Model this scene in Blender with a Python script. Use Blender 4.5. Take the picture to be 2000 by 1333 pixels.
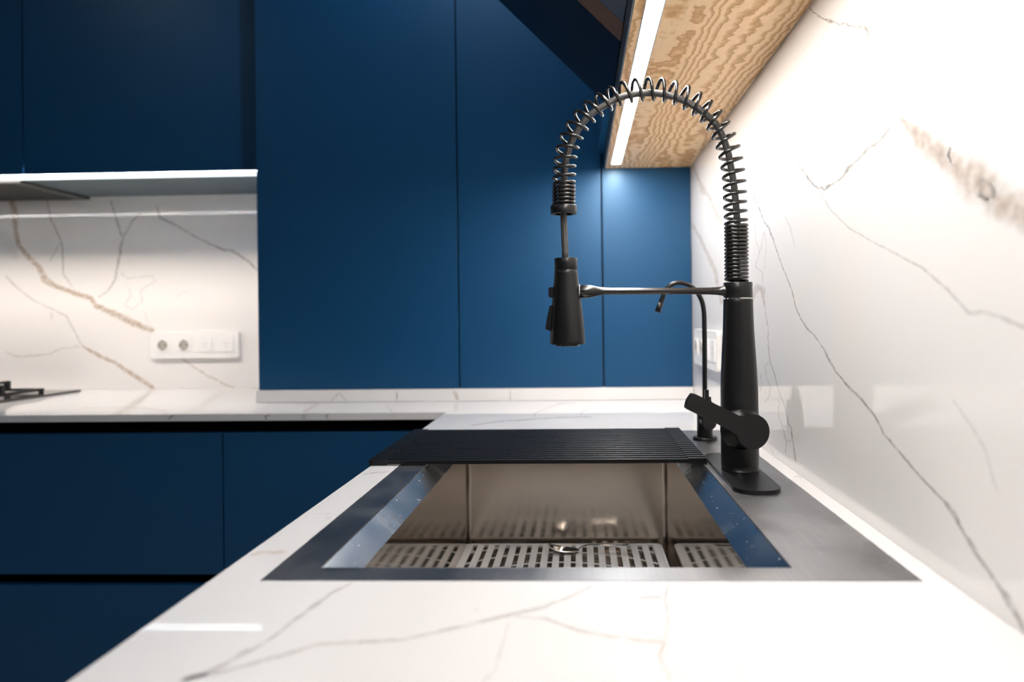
import bpy, bmesh, math, random
from mathutils import Vector, Matrix
random.seed(7)
for o in list(bpy.data.objects): bpy.data.objects.remove(o, do_unlink=True)
S = bpy.context.scene
C = S.collection

# ------------------------------------------------------------------ camera
F, CX, CY, CAMH = 1359.64, 1084.63, 621.04, 0.21975      # pixels of the 2000 x 1333 frame; metres above the worktop
YAW, PITCH, ROLL = 0.03397, -0.00011, -0.01184
_fw = Vector((-math.sin(YAW)*math.cos(PITCH), math.cos(YAW)*math.cos(PITCH), math.sin(PITCH)))
_r0 = Vector((math.cos(YAW), math.sin(YAW), 0)); _u0 = _r0.cross(_fw)
RT = _r0*math.cos(ROLL) + _u0*math.sin(ROLL)
UP = -_r0*math.sin(ROLL) + _u0*math.cos(ROLL)
FW = _fw
CAM = Vector((0, 0, CAMH))
cd = bpy.data.cameras.new('camera'); cam = bpy.data.objects.new('camera', cd); C.objects.link(cam)
cam.matrix_world = Matrix(((RT.x, UP.x, -FW.x, 0), (RT.y, UP.y, -FW.y, 0), (RT.z, UP.z, -FW.z, CAMH), (0, 0, 0, 1)))
cd.sensor_width = 36; cd.sensor_fit = 'HORIZONTAL'; cd.lens = F*36/2000
cd.shift_x = (1000-CX)/2000; cd.shift_y = (CY-666.5)/2000
cd.clip_start = 0.02
cd.dof.use_dof = True; cd.dof.focus_distance = 0.97; cd.dof.aperture_fstop = 3.4
S.camera = cam

# ------------------------------------------------------------------ world, exposure, light levels
W = bpy.data.worlds.new('room_air'); S.world = W; W.use_nodes = True
W.node_tree.nodes['Background'].inputs[0].default_value = (0.8, 0.85, 1, 1)
W.node_tree.nodes['Background'].inputs[1].default_value = 0.005
S.view_settings.view_transform = 'Standard'; S.view_settings.look = 'None'
S.view_settings.gamma = 1; S.view_settings.use_curve_mapping = False
S.view_settings.exposure = 1.6
LED_SHELF, LED_UPPER, DOWN = 33.5, 100.0, 1.0

def at(px, py, axis, val):
    """the point of the plane axis = val that is seen at a pixel of the photograph"""
    d = RT*((px-CX)/F) - UP*((py-CY)/F) + FW
    k = 'xyz'.index(axis)
    return CAM + d*((val-CAM[k])/d[k])

# ------------------------------------------------------------------ main planes of the room (metres, worktop top = 0)
XW = 0.29987          # right wall
YB = 2.24684          # back wall
YT = 1.85332          # fronts of the tall cabinets
YP = 1.84195          # front of the marble plinth
YE = 1.62684          # front edge of the back worktop run
XC = -0.31542         # free edge of the sink worktop run
ZS = 0.61469          # underside of the wall cabinet over the sink
XS = 0.07179          # its front
YU = 1.9015             # fronts of the upper cabinets
ZU = 0.6369           # their underside
ZFL, ZCE = -0.90, 1.75
XL, YN = -3.2, -2.6   # the rest of the room

# ------------------------------------------------------------------ materials
def nt(name):
    m = bpy.data.materials.new(name); m.use_nodes = True
    t = m.node_tree
    return m, t, t.nodes['Principled BSDF']
def N(t, typ, **kw):
    n = t.nodes.new(typ)
    for k, v in kw.items(): setattr(n, k, v)
    return n
def plain(name, col, rough=0.5, metal=0.0, spec=0.5, bump=0.0, bscale=200, var=0.0, coat=0.0, tint=None):
    m, t, b = nt(name)
    b.inputs['Roughness'].default_value = rough; b.inputs['Metallic'].default_value = metal
    b.inputs['Specular IOR Level'].default_value = spec
    b.inputs['Coat Weight'].default_value = coat
    if tint: b.inputs['Specular Tint'].default_value = (*tint, 1)
    tc = N(t, 'ShaderNodeTexCoord')
    n = N(t, 'ShaderNodeTexNoise'); n.inputs['Scale'].default_value = bscale; n.inputs['Detail'].default_value = 3
    t.links.new(tc.outputs['Object'], n.inputs['Vector'])
    mx = N(t, 'ShaderNodeMix', data_type='RGBA')
    mx.inputs[6].default_value = (*[c*(1-var) for c in col], 1); mx.inputs[7].default_value = (*[min(1, c*(1+var)) for c in col], 1)
    t.links.new(n.outputs['Fac'], mx.inputs[0]); t.links.new(mx.outputs[2], b.inputs['Base Color'])
    if bump:
        bp = N(t, 'ShaderNodeBump'); bp.inputs['Strength'].default_value = bump; bp.inputs['Distance'].default_value = 0.0005
        t.links.new(n.outputs['Fac'], bp.inputs['Height']); t.links.new(bp.outputs['Normal'], b.inputs['Normal'])
    return m
def emis(name, col, k):
    m, t, b = nt(name)
    b.inputs['Base Color'].default_value = (0.8, 0.8, 0.8, 1)
    b.inputs['Emission Color'].default_value = (*col, 1); b.inputs['Emission Strength'].default_value = k
    return m
def brushed(name, col, rough, axis, dark=0.75, bump=0.06, specks=0.0):
    """satin steel with fine brushing along one axis and a few stains"""
    m, t, b = nt(name); b.inputs['Metallic'].default_value = 1.0
    tc = N(t, 'ShaderNodeTexCoord'); mp = N(t, 'ShaderNodeMapping')
    sc = [500, 500, 500]; sc[axis] = 6
    mp.inputs['Scale'].default_value = sc
    t.links.new(tc.outputs['Object'], mp.inputs['Vector'])
    n = N(t, 'ShaderNodeTexNoise'); n.inputs['Scale'].default_value = 1.0; n.inputs['Detail'].default_value = 4
    t.links.new(mp.outputs['Vector'], n.inputs['Vector'])
    n2 = N(t, 'ShaderNodeTexNoise'); n2.inputs['Scale'].default_value = 14; n2.inputs['Detail'].default_value = 6
    t.links.new(tc.outputs['Object'], n2.inputs['Vector'])
    mx = N(t, 'ShaderNodeMix', data_type='RGBA')
    mx.inputs[6].default_value = (*[c*dark for c in col], 1); mx.inputs[7].default_value = (*col, 1)
    t.links.new(n.outputs['Fac'], mx.inputs[0])
    n3 = N(t, 'ShaderNodeTexNoise'); n3.inputs['Scale'].default_value = 190; n3.inputs['Detail'].default_value = 2
    t.links.new(tc.outputs['Object'], n3.inputs['Vector'])
    m3 = N(t, 'ShaderNodeMapRange'); m3.inputs[1].default_value = 0.70; m3.inputs[2].default_value = 0.76; m3.inputs[4].default_value = specks
    t.links.new(n3.outputs['Fac'], m3.inputs[0])
    ms = N(t, 'ShaderNodeMix', data_type='RGBA'); ms.inputs[7].default_value = (0.85, 0.85, 0.85, 1)
    t.links.new(m3.outputs[0], ms.inputs[0]); t.links.new(mx.outputs[2], ms.inputs[6]); t.links.new(ms.outputs[2], b.inputs['Base Color'])
    mm = N(t, 'ShaderNodeMath', operation='SUBTRACT'); mm.inputs[0].default_value = 1.0; t.links.new(m3.outputs[0], mm.inputs[1])
    t.links.new(mm.outputs[0], b.inputs['Metallic'])
    mr = N(t, 'ShaderNodeMapRange'); mr.inputs[1].default_value = 0.3; mr.inputs[2].default_value = 0.7
    mr.inputs[3].default_value = rough*0.8; mr.inputs[4].default_value = rough*1.3
    t.links.new(n2.outputs['Fac'], mr.inputs[0]); t.links.new(mr.outputs[0], b.inputs['Roughness'])
    bp = N(t, 'ShaderNodeBump'); bp.inputs['Strength'].default_value = bump; bp.inputs['Distance'].default_value = 0.0003
    t.links.new(n.outputs['Fac'], bp.inputs['Height']); t.links.new(bp.outputs['Normal'], b.inputs['Normal'])
    return m
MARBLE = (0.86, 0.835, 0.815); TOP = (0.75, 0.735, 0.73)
def marble(name, veins=False, rough=0.035, col=MARBLE):
    m, t, b = nt(name)
    b.inputs['Roughness'].default_value = rough
    tc = N(t, 'ShaderNodeTexCoord')
    n = N(t, 'ShaderNodeTexNoise'); n.inputs['Scale'].default_value = 3.0; n.inputs['Detail'].default_value = 5
    t.links.new(tc.outputs['Object'], n.inputs['Vector'])
    mx = N(t, 'ShaderNodeMix', data_type='RGBA')
    mx.inputs[6].default_value = (*[c*0.985 for c in col], 1); mx.inputs[7].default_value = (*col, 1)
    t.links.new(n.outputs['Fac'], mx.inputs[0])
    out = mx.outputs[2]
    if veins:
        a = N(t, 'ShaderNodeAttribute', attribute_name='vein')
        n2 = N(t, 'ShaderNodeTexNoise'); n2.inputs['Scale'].default_value = 90; n2.inputs['Detail'].default_value = 4
        t.links.new(tc.outputs['Object'], n2.inputs['Vector'])
        mr = N(t, 'ShaderNodeMapRange'); mr.inputs[1].default_value = 0.32; mr.inputs[2].default_value = 0.6
        mr.inputs[3].default_value = 0.35; mr.inputs[4].default_value = 1.0
        t.links.new(n2.outputs['Fac'], mr.inputs[0])
        mu = N(t, 'ShaderNodeMath', operation='MULTIPLY')
        t.links.new(a.outputs['Alpha'], mu.inputs[0]); t.links.new(mr.outputs[0], mu.inputs[1])
        m2 = N(t, 'ShaderNodeMix', data_type='RGBA')
        t.links.new(mu.outputs[0], m2.inputs[0]); t.links.new(out, m2.inputs[6]); t.links.new(a.outputs['Color'], m2.inputs[7])
        out = m2.outputs[2]
    t.links.new(out, b.inputs['Base Color'])
    return m
def plywood(name):
    m, t, b = nt(name); b.inputs['Roughness'].default_value = 0.45
    tc = N(t, 'ShaderNodeTexCoord'); mp = N(t, 'ShaderNodeMapping'); mp.inputs['Scale'].default_value = (1.0, 0.13, 1.0)
    t.links.new(tc.outputs['Object'], mp.inputs['Vector'])
    # lazy warp: growth rings cut almost parallel to the board, so they come out as long flames and a few islands
    def nz(vec, sc, det, rg):
        n = N(t, 'ShaderNodeTexNoise'); n.inputs['Scale'].default_value = sc; n.inputs['Detail'].default_value = det; n.inputs['Roughness'].default_value = rg
        t.links.new(vec, n.inputs['Vector']); return n.outputs['Fac']
    def ma(op, a, b):
        n = N(t, 'ShaderNodeMath', operation=op)
        for k, v in enumerate((a, b)):
            if isinstance(v, (int, float)): n.inputs[k].default_value = v
            else: t.links.new(v, n.inputs[k])
        return n.outputs[0]
    sx = N(t, 'ShaderNodeSeparateXYZ'); t.links.new(mp.outputs['Vector'], sx.inputs[0])
    big = nz(mp.outputs['Vector'], 9, 1.0, 0.4); wob = nz(tc.outputs['Object'], 26, 3.0, 0.6)
    ph = ma('ADD', ma('ADD', ma('MULTIPLY', big, 13.0), ma('MULTIPLY', wob, 1.9)), ma('MULTIPLY', sx.outputs['X'], 52.0))
    f = N(t, 'ShaderNodeMath', operation='FRACT'); t.links.new(ph, f.inputs[0])
    cr = N(t, 'ShaderNodeValToRGB'); e = cr.color_ramp.elements
    e[0].position = 0.0; e[0].color = (0.92, 0.64, 0.355, 1); e[1].position = 1.0; e[1].color = (0.80, 0.485, 0.22, 1)
    for p, col in ((0.40, (0.95, 0.68, 0.40, 1)), (0.62, (0.78, 0.475, 0.20, 1)), (0.90, (0.58, 0.305, 0.11, 1))):
        q = e.new(p); q.color = col
    t.links.new(f.outputs[0], cr.inputs[0])
    mp2 = N(t, 'ShaderNodeMapping'); mp2.inputs['Scale'].default_value = (260, 14, 100)
    t.links.new(tc.outputs['Object'], mp2.inputs['Vector'])
    g = N(t, 'ShaderNodeTexNoise'); g.inputs['Scale'].default_value = 1; g.inputs['Detail'].default_value = 3
    t.links.new(mp2.outputs['Vector'], g.inputs['Vector'])
    mx = N(t, 'ShaderNodeMix', data_type='RGBA', blend_type='MULTIPLY'); mx.inputs[0].default_value = 0.35
    t.links.new(cr.outputs[0], mx.inputs[6]); t.links.new(g.outputs['Color'], mx.inputs[7])
    gg = N(t, 'ShaderNodeMapRange'); gg.inputs[1].default_value = 0.25; gg.inputs[2].default_value = 0.7; gg.inputs[3].default_value = 0.72; gg.inputs[4].default_value = 1.0
    t.links.new(g.outputs['Fac'], gg.inputs[0]); t.links.new(gg.outputs[0], mx.inputs[7])
    t.links.new(mx.outputs[2], b.inputs['Base Color'])
    return m
def braid(name):
    m, t, b = nt(name); b.inputs['Roughness'].default_value = 0.4
    tc = N(t, 'ShaderNodeTexCoord'); sx = N(t, 'ShaderNodeSeparateXYZ'); t.links.new(tc.outputs['UV'], sx.inputs[0])
    def wav(sgn):
        a = N(t, 'ShaderNodeMath', operation='MULTIPLY'); a.inputs[1].default_value = 2*math.pi*420; t.links.new(sx.outputs['X'], a.inputs[0])
        c = N(t, 'ShaderNodeMath', operation='MULTIPLY'); c.inputs[1].default_value = sgn*2*math.pi*8; t.links.new(sx.outputs['Y'], c.inputs[0])
        s = N(t, 'ShaderNodeMath', operation='ADD'); t.links.new(a.outputs[0], s.inputs[0]); t.links.new(c.outputs[0], s.inputs[1])
        w = N(t, 'ShaderNodeMath', operation='SINE'); t.links.new(s.outputs[0], w.inputs[0]); return w
    p = N(t, 'ShaderNodeMath', operation='MULTIPLY'); t.links.new(wav(1).outputs[0], p.inputs[0]); t.links.new(wav(-1).outputs[0], p.inputs[1])
    mr = N(t, 'ShaderNodeMapRange'); mr.inputs[1].default_value = 0.45; mr.inputs[2].default_value = 0.85
    t.links.new(p.outputs[0], mr.inputs[0])
    mx = N(t, 'ShaderNodeMix', data_type='RGBA'); mx.inputs[6].default_value = (0.004, 0.004, 0.005, 1); mx.inputs[7].default_value = (0.26, 0.245, 0.225, 1)
    t.links.new(mr.outputs[0], mx.inputs[0]); t.links.new(mx.outputs[2], b.inputs['Base Color'])
    bp = N(t, 'ShaderNodeBump'); bp.inputs['Strength'].default_value = 0.6; bp.inputs['Distance'].default_value = 0.0004
    t.links.new(p.outputs[0], bp.inputs['Height']); t.links.new(bp.outputs['Normal'], b.inputs['Normal'])
    return m
M = dict(
    blue=plain('blue_lacquer', (0.0003, 0.054, 0.152), 0.42, var=0.04, bscale=900, bump=0.03, spec=0.7, tint=(0.64, 0.87, 1.0)),
    carcass=plain('dark_carcass', (0.006, 0.008, 0.012), 0.7, var=0.05),
    channel=plain('black_channel', (0.002, 0.002, 0.003), 0.8, spec=0.1),
    marble=marble('white_marble'), veins=marble('white_marble_veins', True),
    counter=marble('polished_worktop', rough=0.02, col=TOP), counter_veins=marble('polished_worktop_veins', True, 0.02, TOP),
    ply=plywood('plywood'), black=plain('matt_black_metal', (0.005, 0.005, 0.0055), 0.34, var=0.1, bscale=400, bump=0.02, spec=0.38),
    blackrub=plain('black_silicone', (0.003, 0.003, 0.004), 0.38, var=0.15, bscale=300, spec=0.38),
    coil=plain('black_spring_wire', (0.006, 0.0058, 0.0058), 0.24, var=0.1, spec=0.6),
    braid=braid('braided_hose'),
    rim=brushed('brushed_steel_rim', (0.37, 0.37, 0.375), 0.33, 1, 0.7, 0.06, 0.25), bevel=brushed('steel_bevel', (0.42, 0.42, 0.43), 0.22, 1, 0.85, 0.02, 0.8), bowl=brushed('brushed_steel_bowl', (0.54, 0.475, 0.415), 0.17, 2, 0.88, 0.004),
    side=brushed('steel_bowl_sides', (0.54, 0.475, 0.415), 0.06, 1, 0.9, 0.004),
    chrome=plain('polished_steel', (0.72, 0.70, 0.67), 0.08, 1.0),
    grid=plain('satin_grid', (0.52, 0.52, 0.52), 0.45, var=0.05, bscale=120),
    white=plain('white_plastic', (0.90, 0.885, 0.87), 0.3, var=0.02), hole=plain('socket_recess', (0.42, 0.38, 0.34), 0.5),
    pin=plain('dark_hole', (0.05, 0.045, 0.04), 0.6),
    alu=plain('grey_aluminium', (0.20, 0.21, 0.21), 0.45, 0.6), profile=plain('satin_profile', (0.45, 0.48, 0.5), 0.4, 0.5),
    smoke=plain('smoked_black_glass', (0.010, 0.011, 0.017), 0.2, spec=0.15), wood=plain('brown_wood', (0.16, 0.085, 0.045), 0.4, var=0.3, bscale=60),
    grey=plain('grey_glass', (0.12, 0.13, 0.16), 0.2), glassblack=plain('black_ceramic_glass', (0.01, 0.01, 0.011), 0.12),
    iron=plain('cast_iron', (0.012, 0.012, 0.012), 0.6, bump=0.1), hood=plain('dark_grey_steel', (0.06, 0.058, 0.056), 0.35, 0.3),
    under=plain('grey_blue_underside', (0.10, 0.135, 0.16), 0.5), paint=plain('grey_paint', (0.22, 0.22, 0.23), 0.8, var=0.01),
    floor=plain('pale_floor', (0.40, 0.37, 0.34), 0.5, var=0.06, bscale=4),
    led=emis('led_diffuser', (1.0, 0.955, 0.91), LED_SHELF), led2=emis('warm_led_tape', (1.0, 0.89, 0.79), LED_UPPER*2), glow=emis('cool_led_diffuser', (0.82, 0.96, 1.0), 0.48),
    lens=emis('downlight_lens', (1, 0.95, 0.88), 6),
)

# ------------------------------------------------------------------ building helpers
class B:
    """collects geometry in world coordinates; build() makes ONE mesh object"""
    def __init__(s): s.bm = bmesh.new(); s.uv = s.bm.loops.layers.uv.new('UVMap')
    def box(s, x0, x1, y0, y1, z0, z1, bev=0.0, seg=2):
        t = bmesh.new(); bmesh.ops.create_cube(t, size=1)
        for v in t.verts:
            v.co = Vector((x0+(v.co.x+.5)*(x1-x0), y0+(v.co.y+.5)*(y1-y0), z0+(v.co.z+.5)*(z1-z0)))
        if bev: bmesh.ops.bevel(t, geom=list(t.edges), offset=bev, segments=seg, affect='EDGES', profile=0.6)
        return s.add(t)
    def add(s, t, mat=None):
        if mat is not None: bmesh.ops.transform(t, matrix=mat, verts=t.verts)
        mp = {v: s.bm.verts.new(v.co) for v in t.verts}
        for f in t.faces:
            try: s.bm.faces.new([mp[v] for v in f.verts]).smooth = f.smooth
            except ValueError: pass
        t.free(); return s
    def lathe(s, prof, mat, n=40, cap=(True, True)):
        """prof: (radius, height) list turned about the local z axis of mat; sharp profile corners by doubled points"""
        rings = []
        for r, z in prof:
            rings.append([s.bm.verts.new(mat @ Vector((r*math.cos(2*math.pi*i/n), r*math.sin(2*math.pi*i/n), z))) for i in range(n)])
        for a, b, (pa, pb) in zip(rings, rings[1:], zip(prof, prof[1:])):
            if pa == pb: continue
            for i in range(n):
                f = s.bm.faces.new((a[i], a[(i+1) % n], b[(i+1) % n], b[i])); f.smooth = True
        if cap[0]: s.bm.faces.new(list(reversed([s.bm.verts.new(v.co) for v in rings[0]])))
        if cap[1]: s.bm.faces.new([s.bm.verts.new(v.co) for v in rings[-1]])
        return s
    def tube(s, pts, rad, n=14, ref=None, closed_ends=True):
        pts = [Vector(p) for p in pts]
        if not hasattr(rad, '__len__'): rad = [rad]*len(pts)
        T = []
        for i in range(len(pts)):
            a = pts[max(i-1, 0)]; b = pts[min(i+1, len(pts)-1)]; T.append((b-a).normalized())
        u = Vector(ref) if ref else T[0].orthogonal()
        u = (u - T[0]*u.dot(T[0])).normalized(); rings = []; L = 0; Ls = []
        for i, p in enumerate(pts):
            u = (u - T[i]*u.dot(T[i])).normalized(); v = T[i].cross(u)
            rings.append([s.bm.verts.new(p + (u*math.cos(2*math.pi*k/n) + v*math.sin(2*math.pi*k/n))*rad[i]) for k in range(n)])
            if i: L += (p-pts[i-1]).length
            Ls.append(L)
        for i in range(len(pts)-1):
            for k in range(n):
                f = s.bm.faces.new((rings[i][k], rings[i][(k+1) % n], rings[i+1][(k+1) % n], rings[i+1][k])); f.smooth = True
                for l, uvc in zip(f.loops, ((Ls[i], k/n), (Ls[i], (k+1)/n), (Ls[i+1], (k+1)/n), (Ls[i+1], k/n))): l[s.uv].uv = uvc
        if closed_ends:
            s.bm.faces.new(list(reversed(rings[0]))); s.bm.faces.new(rings[-1])
        return s
    def prism(s, outline, mat, t, bev=0.0, seg=2):
        """outline in local x, y; extruded from 0 to t along local z"""
        b = bmesh.new()
        lo = [b.verts.new((x, y, 0)) for x, y in outline]; hi = [b.verts.new((x, y, t)) for x, y in outline]
        b.faces.new(list(reversed(lo))); top = b.faces.new(hi); n = len(lo)
        for i in range(n): b.faces.new((lo[i], lo[(i+1) % n], hi[(i+1) % n], hi[i]))
        if bev:
            ed = [e for e in b.edges if all(v in hi for v in e.verts)] + [e for e in b.edges if all(v in lo for v in e.verts)]
            bmesh.ops.bevel(b, geom=ed, offset=bev, segments=seg, affect='EDGES', profile=0.5)
        return s.add(b, mat)
    def quad(s, a, b, c, d):
        s.bm.faces.new([s.bm.verts.new(Vector(p)) for p in (a, b, c, d)]); return s
    def build(s, name, mat, parent=None, label=None, sharp=40):
        bmesh.ops.recalc_face_normals(s.bm, faces=s.bm.faces)
        me = bpy.data.meshes.new(name); s.bm.to_mesh(me); s.bm.free()
        o = bpy.data.objects.new(name, me); C.objects.link(o); me.materials.append(M[mat])
        if parent is not None:
            me.transform(Matrix.Translation(-world(parent))); o.parent = parent
        if label: o['label'] = label
        return o
def world(o):
    v = Vector(o.location)
    while o.parent: o = o.parent; v += Vector(o.location)
    return v
def tag(o, label, cat, group=None):
    o['label'] = label; o['category'] = cat
    if group: o['group'] = group
    return o
def thing(name, loc, label, cat, group=None):
    o = bpy.data.objects.new(name, None); C.objects.link(o); o.location = loc; o.empty_display_size = 0.05
    return tag(o, label, cat, group)
def struct(name, b, mat):
    o = b.build(name, mat); o['kind'] = 'structure'; return o
def rrect(x0, x1, y0, y1, r, n=6):
    o = []
    for cx, cy, a in ((x1-r, y1-r, 0), (x0+r, y1-r, 90), (x0+r, y0+r, 180), (x1-r, y0+r, 270)):
        for i in range(n+1):
            t = math.radians(a+90*i/n); o.append((cx+r*math.cos(t), cy+r*math.sin(t)))
    return o
def frame(o, x, y, z):
    x, y, z = Vector(x), Vector(y), Vector(z)
    return Matrix(((x.x, y.x, z.x, o[0]), (x.y, y.y, z.y, o[1]), (x.z, y.z, z.z, o[2]), (0, 0, 0, 1)))
def catmull(pts, k=8):
    pts = [Vector(p) for p in pts]; q = [pts[0]*2-pts[1]] + pts + [pts[-1]*2-pts[-2]]; out = []
    for i in range(1, len(q)-2):
        for j in range(k):
            t = j/k; a, b, c, d = q[i-1:i+3]
            out.append(0.5*((2*b) + (c-a)*t + (2*a-5*b+4*c-d)*t*t + (3*b-a-3*c+d)*t**3))
    return out + [pts[-1]]

GREY, BROWN, BEIGE, DARK = (0.30, 0.27, 0.25), (0.42, 0.31, 0.22), (0.60, 0.50, 0.42), (0.16, 0.14, 0.13)
def veins(name, host, mat, axis, val, lift, lines):
    """mineral veins of a slab, as thin inlays in its polished face. lines: (colour, strength, [(px, py, width), ...])"""
    vs, fs, cols = [], [], []
    for li, (col, k, pts) in enumerate(lines):
        rnd = random.Random(li*31+len(pts))
        p3 = [Vector(p) for p in pts]; jw = jo = 0.0
        dense = []
        for a, b in zip(p3, p3[1:]):
            n = max(2, int((b.xy-a.xy).length/5))
            for i in range(n): dense.append(a.lerp(b, i/n))
        dense.append(p3[-1])
        for i, p in enumerate(dense):
            a, b = dense[max(i-1, 0)], dense[min(i+1, len(dense)-1)]
            t = (b.xy-a.xy); t = t.normalized() if t.length > 1e-6 else Vector((1, 0)); nn = Vector((-t.y, t.x))
            wide = p.z > 5.5
            if wide: jw = jw*.8+rnd.gauss(0, .08); jo = jo*.8+rnd.gauss(0, .05)*p.z
            w = p.z*(1+jw if wide else rnd.uniform(0.8, 1.2))*1.12; j = nn*(jo if wide else rnd.gauss(0, 0.35))
            c0 = p.xy + j
            base = len(vs)
            for m_, (s_, al) in enumerate(((-0.85, 0), (-0.45, 0.75), (0, 1), (0.45, 0.75), (0.85, 0))):
                q = c0 + nn*(w*s_*(rnd.uniform(0.95, 1.05) if wide else rnd.uniform(0.85, 1.15)))
                P = at(q.x, q.y, axis, val); P['xyz'.index(axis)] += lift
                vs.append(P); e = 1.0 if 0 < i < len(dense)-1 else 0.2
                cols.append((*col, k*al*e))
            if i:
                for m_ in range(4): fs.append((base-5+m_, base-4+m_, base+1+m_, base+m_))
    me = bpy.data.meshes.new(name); off = world(host)
    me.from_pydata([v-off for v in vs], [], fs)
    ca = me.color_attributes.new('vein', 'FLOAT_COLOR', 'POINT')
    for i, c in enumerate(cols): ca.data[i].color = c
    me.materials.append(M[mat]); o = bpy.data.objects.new(name, me); C.objects.link(o); o.parent = host
    o['kind'] = 'stuff'
    return o

# ------------------------------------------------------------------ the room shell
struct('floor', B().box(XL, XW+.02, YN, YB+.02, ZFL-.05, ZFL), 'floor')
struct('ceiling', B().box(XL, XW+.02, YN, YB+.02, ZCE, ZCE+.05), 'paint')
struct('wall_left', B().box(XL-.05, XL, YN, YB, ZFL, ZCE), 'paint')
struct('wall_front', B().box(XL, XW, YN-.05, YN, ZFL, ZCE), 'paint')
wr = struct('wall_right', B().box(XW, XW+.05, YN, YB, ZFL, ZCE), 'marble')
wb = struct('wall_back', B().box(XL, XW, YB, YB+.05, ZFL, ZCE), 'marble')
veins('marble_veins', wr, 'veins', 'x', XW, -0.0002, [
    ((0.44, 0.355, 0.29), .92, [(1757,229,5),(1768,240,12),(1779,251,17),(1805,277,27),(1845,303,31),(1866,320,33),(1890,339,36),(1915,362,40),(1935,378,42),(1960,397,42),(2000,418,46),(2070,458,50)]),
    (GREY, .3, [(1920,352,3),(1912,372,5),(1918,386,5),(1932,392,4),(1943,380,5),(1940,362,4),(1926,354,3)]),
    (GREY, .25, [(1857,287,4),(1850,298,5),(1854,312,3),(1866,330,2)]),
    (GREY, .25, [(1729,161,2),(1740,195,2),(1754,225,3)]),
    (DARK, .75, [(1757,238,2),(1738,250,2.5),(1719,275,2),(1708,284,5),(1699,287,2),(1690,296,5),(1680,308,2),(1668,319,2),(1657,329,6),(1650,340,3),(1642,350,2),(1628,358,2),(1618,364,5),(1610,372,2),(1606,366,2),(1600,369,2),(1590,363,2),(1580,350,3),(1573,338,2),(1555,318,1.5)]),
    (GREY, .50, [(1602,374,1.5),(1612,393,1.8),(1625,413,1.8),(1645,432,2),(1660,447,2.5),(1680,458,2.5),(1700,470,2.5),(1740,490,3),(1775,510,3),(1800,522,3.5),(1850,565,4),(1893,612,5),(1925,609,5),(1960,622,6),(2020,648,6)]),
    (DARK, .75, [(1457,361,1),(1464,358,1.2),(1471,373,1.8),(1474,393,1.2),(1485,411,2),(1491,431,1.6),(1502,447,2.4),(1511,469,1.8),(1516,487,1.2),(1529,523,1.4),(1536,539,1.3),(1547,568,1.3),(1554,599,1.4),(1563,620,1.4),(1575,640,2.2),(1590,655,2),(1608,680,1.6),(1620,704,3.6),(1632,725,2),(1652,750,3),(1678,775,3),(1709,813,2.6),(1728,850,2.6),(1771,900,3),(1803,938,3),(1840,975,3.5),(1862,1000,7),(1877,1031,4),(1902,1072,6),(1946,1138,5),(1971,1175,10),(1990,1206,7),(2004,1240,6)]),
    (GREY, .9, [(1580,14,2),(1588,24,2),(1594,26,1.5),(1599,31,3.5),(1608,37,2),(1621,41,6),(1632,44,1.5),(1640,49,1.2),(1651,45,3),(1658,51,2),(1668,51,2),(1674,56,1.5),(1684,50,6),(1694,58,4),(1698,76,2),(1711,115,1.2)]),
    (GREY, .35, [(1674,56,1.5),(1671,80,1.5),(1669,110,1.5),(1672,155,1.2)]),
    (BEIGE, .9, [(1352,318,3),(1365,352,4),(1376,375,8),(1385,382,4),(1392,402,4),(1403,424,4),(1413,441,4)]),
    (BEIGE, .9, [(1351,434,3),(1367,465,5),(1376,483,5),(1388,510,8),(1399,537,6),(1401,555,4),(1406,577,5),(1411,597,4)]),
    (BROWN, .6, [(1469,596,3),(1473,573,7),(1480,561,10),(1489,568,8),(1491,584,4),(1495,606,1.5)]),
    (GREY, .8, [(1494,605,1),(1500,638,1),(1501,680,1.2),(1504,704,1.6),(1512,728,1.3),(1518,752,1),(1524,772,1),(1533,794,1),(1540,827,1.2),(1545,836,2),(1548,860,1.6),(1552,887,2.6),(1555,905,1)]),
    (GREY, .6, [(1503,704,1.2),(1495,716,1.2),(1497,737,1),(1504,755,1.2),(1503,776,1),(1492,788,1)]),
    (GREY, .5, [(1485,728,1),(1488,752,1),(1485,767,1.3)]),
    (GREY, .6, [(1521,776,1),(1521,815,1),(1527,830,1.4),(1536,863,1.2),(1534,890,1)]),
    (GREY, .5, [(1527,830,1.2),(1534,835,1),(1541,832,1.3)]), (GREY, .5, [(1536,863,1.2),(1548,860,2)]),
    (GREY, .5, [(1504,872,1.2),(1512,890,1.2)]),
    (GREY, .4, [(1532,420,1.2),(1543,442,1.4),(1547,460,1.2),(1554,488,1)]),
    (GREY, .5, [(1467,410,1),(1476,440,1),(1475,465,1),(1484,492,1.2),(1475,521,1),(1489,532,1.4),(1490,558,1)]),
    (GREY, .5, [(1493,451,1),(1489,476,1),(1485,492,1)]), (GREY, .4, [(1493,451,1),(1497,476,1),(1493,528,1)]),
    (GREY, .28, [(1860,780,3),(1900,835,4),(1925,880,4),(1940,935,4),(1950,965,4)]),
])
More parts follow.
